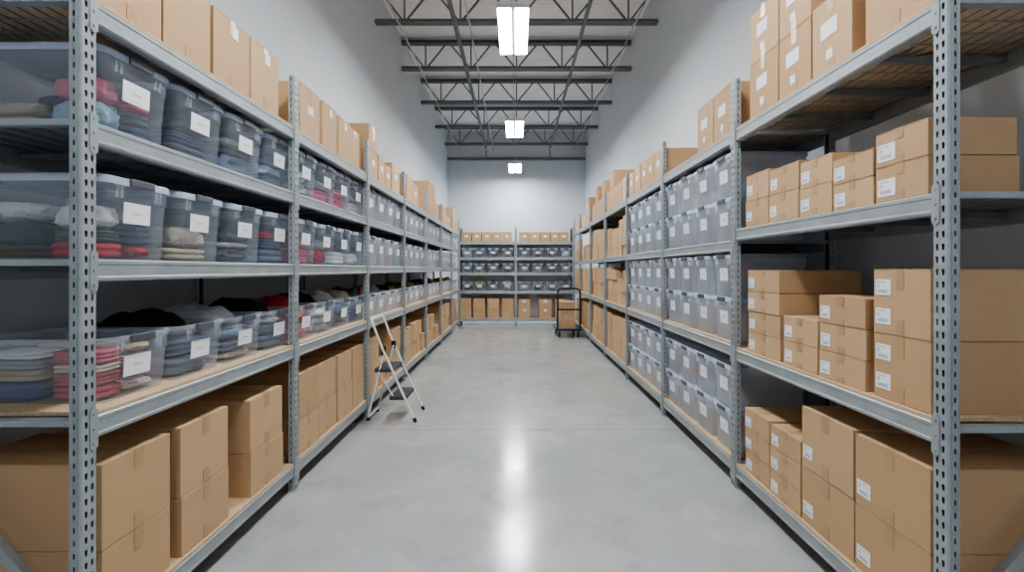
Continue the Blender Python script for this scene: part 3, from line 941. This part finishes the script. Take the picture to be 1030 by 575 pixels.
# contents of the near bins on the left rack, section one: shelf -> list of 4 bins
Lw, Ld = .40, .58
x_, f0, f1, b0, b1 = .158, .044, .28, .295, .53
def two(front, back): return [(-x_, x_, f0, f1, front, 'front'), (-x_, x_, b0, b1, back, 'rear')]
def one(items, depth=.50): return [(-x_, x_, f0, depth, items, '')]
G = lambda c, h: ('g', c, h)
Hh = lambda c, h: ('h', c, h)
NEAR = {
 (3, 0): [(-x_, -.005, f0, f1, [Hh('pale blue', .13), Hh('pink', .10)], 'front inner'), (.005, x_, f0, f1, [G('navy', .08), G('charcoal', .05), Hh('magenta', .07)], 'front outer'), (-x_, .0, b0, b1, [G('beige', .06), Hh('cream', .06)], 'rear inner'), (.01, x_, b0, b1, [G('charcoal', .09), Hh('navy', .12)], 'rear outer')],
 (3, 1): two([G('charcoal', .07), G('navy', .06), Hh('charcoal', .11)], [Hh('navy', .22)]),
 (3, 2): two([Hh('slate', .12), G('charcoal', .05), Hh('white', .04)], [Hh('charcoal', .2)]),
 (3, 3): two([G('slate', .07), Hh('pale blue', .08), G('slate', .06)], [Hh('navy', .18)]),
 (2, 0): [(-x_, -.005, f0, f1, [G('red', .065), G('dark green', .05), Hh('white', .11)], 'front inner'), (.005, x_, f0, f1, [Hh('red', .06), G('navy', .09), Hh('cream', .05)], 'front outer'), (-x_, .0, b0, b1, [G('brown', .05), G('dark green', .10), Hh('white', .08)], 'rear inner'), (.01, x_, b0, b1, [Hh('charcoal', .10), Hh('white', .07)], 'rear outer')],
 (2, 1): two([G('beige', .06), Hh('cream', .12)], [G('beige', .06), G('cream', .06)]),
 (2, 2): two([Hh('charcoal', .08), Hh('white', .035), Hh('charcoal', .09)], [Hh('black', .18)]),
 (2, 3): two([G('slate', .09), G('navy', .07), G('red', .05)], [Hh('navy', .2)]),
 (1, 0): [(-x_, -.01, f0, f1, [G('rose', .055), G('rose', .05), G('cream', .035), G('rose', .06)], 'front inner'), (.0, x_, f0, f1, [Hh('white', .05), G('rose', .06), G('cream', .045), Hh('beige', .05)], 'front outer'), (-x_, .0, b0, b1, [G('denim blue', .07), G('beige', .05), G('grey', .04), G('white', .035)], 'rear inner'), (.01, x_, b0, b1, [G('navy', .06), G('rose', .06), Hh('cream', .08)], 'rear outer')],
 (1, 1): two([G('slate', .09), G('navy', .09)], [G('navy', .14)]),
 (1, 2): two([Hh('cream', .045), G('slate', .06), Hh('slate', .09)], [Hh('light grey', .2)]),
 (1, 3): two([G('slate', .09), G('slate', .07), Hh('grey', .03)], [Hh('charcoal', .18)]),
}
SEC2 = {(3, 0): ['grey', 'white'], (3, 1): ['magenta', 'grey'], (3, 2): ['magenta', 'pink'], (3, 3): ['cream', 'grey'],
        (2, 0): ['magenta', 'pink'], (2, 1): ['red', 'grey'], (2, 2): ['white', 'navy'], (2, 3): ['white', 'navy'],
        (1, 0): ['pink', 'red'], (1, 1): ['grey', 'white'], (1, 2): ['navy', 'denim blue'], (1, 3): ['denim blue', 'slate']}
TOPS = {(0, 0): ('black', .50), (0, 1): ('black', .42), (0, 2): ('light grey', .5), (0, 3): ('black', .5), (1, 0): ('red', .5), (1, 1): ('black', .5), (1, 2): ('light grey', .5), (1, 3): ('cream', .4)}
SHN = {1: 'second shelf', 2: 'third shelf', 3: 'fourth shelf'}
for sect in range(7):
    for k in range(4 if sect < 6 else 3):
        y0 = LP[sect] + .145 + .415 * k
        if sect == 6 and k == 2: pass
        for sh in (1, 2, 3):
            lidded = sh != 1
            h = .345 if lidded else .265
            z = LT[sh] + (.0145 if sh == 1 else .0025)
            loc = (-FACE - random.uniform(0, .008), y0 + .2, z)
            rz = PI / 2 + math.radians(random.uniform(-.6, .6))
            nth = ORD[k] if k < 3 or sect < 0 else 'farthest'
            where = f'{nth} bin, {SHN[sh]}, {SECT[sect]} section, left rack'
            if sect == 0: fs = NEAR[(sh, k)]; mainc = fs[0][4][0][1]
            elif sect == 1:
                cc = SEC2[(sh, k)]
                fs = [(-x_, x_, f0, .30, [Hh(cc[0], .12) if (k + sh) % 2 else G(cc[0], .12), Hh(cc[1], .08 if not lidded else .09)], 'front')]; mainc = cc[0]
            else:
                mainc = random.choice(FILL)
                fs = [(-x_, x_, f0, .42, [Hh(mainc, random.uniform(.13, .22) if lidded else .17)], '')]
            lab = f'{"lidded" if lidded else "open"} clear bin of {mainc.replace(" ", "-")} clothes, {nth} along {SHN[sh]}, {SECT[sect]} section, left rack'
            storage_bin(Lw, Ld, h, lidded, loc, rz, lab, f'clear bins on the {SHN[sh]} of the left rack', .2 if lidded else .13, m='plastic' if sect < 2 else 'milky')
            fill_bin(where, loc, rz, Lw, Ld, h, fs, 'clothes inside the bins of the left rack')
            if sh == 1:
                # clothes heaped above the rim of the open bin
                c, wd = TOPS.get((sect, k), (random.choice(['black', 'black', 'charcoal', 'brown', 'grey', 'cream', 'red', 'pink', 'yellow'] if sect > 1 else ['black']), .42))
                top = {0: .232, 1: .222}.get(sect, .182)
                lab = f'{c} clothes heaped above rim of {where}'
                if (sect, k) != (0, 0):
                    cloth('m', loc, rz, 0, .32, top, .29, .40, .325 - top + random.uniform(0, .035), c, lab, 'clothes heaped on the open bins')

# right rack, sections two and three: two bins high
RSHN = {0: 'bottom shelf', 1: 'second shelf', 2: 'third shelf'}
RB = {(2, 0): ['slate', 'grey', 'slate', 'red'], }
for sect in (1, 2):
    for k in range(4):
        y0 = RP[sect] + .076 + .4085 * k
        for sh in (0, 1, 2):
            zb0 = RT[sh] + (.0145 if sh < 2 else .0025)
            for lv in (0, 1):
                h = .333
                loc = (1.618 + random.uniform(0, .008), y0 + .2, zb0 + lv * (h + .0008))
                rz = -PI / 2 + math.radians(random.uniform(-.08, .08))
                nth = ORD[k] if k < 3 else 'farthest'
                ul = 'upper' if lv else 'lower'
                where = f'{ul} bin, {nth} pair, {RSHN[sh]}, {SECT[sect]} section, right rack'
                c1 = random.choice(['slate', 'grey', 'light grey', 'pale blue', 'pale blue', 'grey', 'slate', 'white'])
                c2 = random.choice(['slate', 'red', 'white', 'pink', 'grey', 'light grey', 'cream', 'slate'])
                if sh == 0 and lv == 0 and k == 1: c1, c2 = 'beige', 'cream'
                if sh == 0 and lv == 1 and k in (2, 3): c1, c2 = 'red', 'grey'
                if sect == 1: fs = [(-.16, .16, f0, .34, [Hh(c1, .13), Hh(c2, .09)], '')]
                else: fs = [(-.16, .16, f0, .46, [Hh(c1, .2)], '')]
                lab = f'lidded bin of {c1.replace(chr(32), chr(45))} clothes, {ul} of {nth} pair, {RSHN[sh]}, {SECT[sect]} section, right rack'
                storage_bin(.40, .58, h, True, loc, rz, lab, f'clear bins on the {RSHN[sh]} of the right rack', .175, .14, .1, m='milky')
                fill_bin(where, loc, rz, .40, .58, h, fs, 'clothes inside the bins of the right rack')

# back rack bins
for s, xs, nm in ((0, [(464.2, 473.8), (476, 487.9), (490, 501.9), (504.7, 516.6)], 'left'), (1, [(521.5, 533.4), (535.3, 547.2), (549.7, 561.2), (563.4, 575.5)], 'right')):
    for i, (a, b) in enumerate(xs):
        for sh in (1, 2, 3):
            lidded = sh != 1
            h = .255
            xc = (BX(a) + BX(b)) / 2
            if s == 0 and i == 0: xc += .02
            loc = (xc, 13.56, BT[sh] + .0025)
            rz = math.radians(random.uniform(-.8, .8))
            c1 = random.choice(['charcoal', 'slate', 'navy', 'grey', 'grey', 'pink', 'light grey'])
            where = f'{OR4[i]} bin, {SHN[sh]}, {nm} section, back rack'
            storage_bin(.335, .45, h, lidded, loc, rz, f'{"lidded" if lidded else "open"} bin of {c1} clothes, {OR4[i]} on {SHN[sh]}, {nm} section, back rack', 'clear bins of the back rack', .13, .13, .06)
            hh = .12 if lidded else .14
            cloth('h', loc, rz, 0, .2, .01, .22, .26, hh, c1, f'{c1} clothes low inside {where}', 'clothes in the bins of the back rack')
            if not lidded and (s == 0 or i == 3):
                c2 = ['grey', 'yellow', 'charcoal', 'white'][i] if s == 0 else 'navy'
                cloth('m', loc, rz, 0, .2, .152, .25, .30, .15, c2, f'{c2} clothes heaped over rim of {where}', 'clothes in the bins of the back rack')

# ------------------------------------------------------------------ step ladder
YA, YBk = 4.965, 5.40
lad = empty('step_ladder', (-1.3, 5.18, 0)); tag(lad, 'white folding two-step ladder standing open against the left rack', 'step ladder')
def lput(name, bm, m, smooth=True, parent=None):
    for v in bm.verts: v.co -= Vector((-1.3, 5.18, 0))
    me = new_mesh(name, bm, m, False)
    return put(name, me, parent or lad)
r_ = .0125
bm = bmesh.new()
pts = [(-1.075, YA, .03), (-1.42, YA, .79), (-1.53, YA, 1.08), (-1.53, YBk, 1.08), (-1.42, YBk, .79), (-1.075, YBk, .03)]
tube(bm, arc_pts(pts, .05, 6), r_, 12)
lput('front_frame', bm, M['white_enamel'])
bm = bmesh.new()
ya, yb = YA + .03, YBk - .03
tube(bm, arc_pts([(-1.40, ya, .74), (-1.572, ya, .035), (-1.572, yb, .035), (-1.40, yb, .74)], .04, 6), .0105, 12)
lput('rear_frame', bm, M['white_enamel'])
for yy in (YA, YBk):
    bm = bmesh.new(); tube(bm, [(-1.061, yy, .0), (-1.079, yy, .04)], .0185, 12); lput('rubber_foot', bm, M['rubber'])
for yy in (ya + .03, yb - .03):
    bm = bmesh.new(); box(bm, -1.59, -1.555, yy - .025, yy + .025, 0, .0235); lput('rubber_foot', bm, M['rubber'])
for yy, s in ((YA, 1), (YBk, -1)):
    bm = bmesh.new(); box(bm, -1.428, -1.378, yy + s * .0130 - .002, yy + s * .0130 + .002, .70, .79); bevel_all(bm, .0015, 1); lput('hinge', bm, M['rubber'])
def step(x0, x1, z, nm):
    bm = bmesh.new()
    box(bm, x0, x1, YA + .02, YBk - .02, z - .042, z)
    bevel_all(bm, .009, 2)
    n = 7
    for i in range(n):
        xx = x0 + .02 + (x1 - x0 - .04) * i / (n - 1); box(bm, xx - .004, xx + .004, YA + .035, YBk - .035, z - .001, z + .0025)
    lput('tread', bm, M['tread'])
step(-1.50, -1.30, .555, 'upper'); step(-1.345, -1.165, .262, 'lower')
for yy in (YA + .05, YBk - .05):
    bm = bmesh.new(); tube(bm, [(-1.47, yy, .53), (-1.30, yy, .24)], .007, 8); lput('link_bar', bm, M['white_enamel'])

# ------------------------------------------------------------------ platform cart
cart = empty('platform_cart', (1.23, 11.6, 0)); tag(cart, 'navy platform cart with a looped push handle by the right rack', 'cart')
def cput(name, bm, m, parent=None):
    for v in bm.verts: v.co -= Vector((1.23, 11.6, 0))
    return put(name, new_mesh(name, bm, m), parent or cart)
bm = bmesh.new(); box(bm, .945, 1.515, 11.08, 12.1, .17, .205); bevel_all(bm, .008, 2); cput('platform', bm, M['blue_deck'])
bm = bmesh.new()
for a in ((.935, 1.525, 11.07, 11.079), (.935, 1.525, 12.101, 12.11)): box(bm, a[0], a[1], a[2], a[3], .16, .212)
for a in ((.935, .944), (1.516, 1.525)): box(bm, a[0], a[1], 11.0791, 12.1009, .16, .212)
cput('bumper', bm, M['navy_steel'])
bm = bmesh.new()
tube(bm, arc_pts([(.965, 11.10, .2055), (.965, 11.05, 1.155), (1.495, 11.05, 1.155), (1.495, 11.10, .2055)], .12, 8), .0205, 12)
cput('push_handle', bm, M['navy_steel'])
bm = bmesh.new(); tube(bm, [(.986, 11.075, .665), (1.474, 11.075, .665)], .019, 10); cput('cross_bar', bm, M['navy_steel'])
for x in (1.01, 1.45):
    for yv in (11.16, 12.02):
        t = bmesh.new()
        box(t, x - .03, x + .03, yv - .035, yv + .035, .152, .1695)
        for s in (-1, 1): box(t, x + s * .026 - .003, x + s * .026 + .003, yv - .03, yv + .03, .06, .153)
        c = cput('caster', t, M['navy_steel'])
        t = bmesh.new()
        bmesh.ops.create_cone(t, segments=24, radius1=.072, radius2=.072, depth=.044, cap_ends=True, matrix=Matrix.Translation((x, yv, .072)) @ Matrix.Rotation(PI / 2, 4, 'Y'))
        bmesh.ops.bevel(t, geom=[e for e in t.edges if e.calc_face_angle(0) > .8], offset=.008, segments=2, affect='EDGES')
        w_ = cput('wheel', t, M['rubber'], c)
zz = .206
for j, h in enumerate((.205, .22, .2)):
    carton(.36 - .004 * j, .5, h - .002, (1.215, 11.2, zz), math.radians(.4 * (j - 1)), f'plain brown carton, {["lowest", "middle", "topmost"][j]} of the stack on the platform cart', 'cartons on the platform cart', '')
    zz += h

# ------------------------------------------------------------------ camera, world, look
cam = bpy.data.cameras.new('camera')
co = bpy.data.objects.new('camera', cam); COL.objects.link(co)
co.location = (0, 0, 1.6); co.rotation_euler = (PI / 2, 0, 0)
cam.sensor_fit = 'HORIZONTAL'; cam.sensor_width = 36.
cam.lens = 36. * 475 / 1030
cam.shift_x = -4.5 / 1030
cam.shift_y = -16.5 / 1030
cam.clip_start = .05; cam.clip_end = 100
sc.camera = co
w = bpy.data.worlds.new('world'); sc.world = w; w.use_nodes = True
w.node_tree.nodes['Background'].inputs[0].default_value = (.8, .85, .9, 1)
w.node_tree.nodes['Background'].inputs[1].default_value = .2
sc.view_settings.view_transform = 'AgX'
sc.view_settings.look = 'AgX - Medium High Contrast'
sc.view_settings.exposure = 1.12
sc.cycles.transparent_max_bounces = 24
sc.cycles.max_bounces = 10
sc.cycles.diffuse_bounces = 6
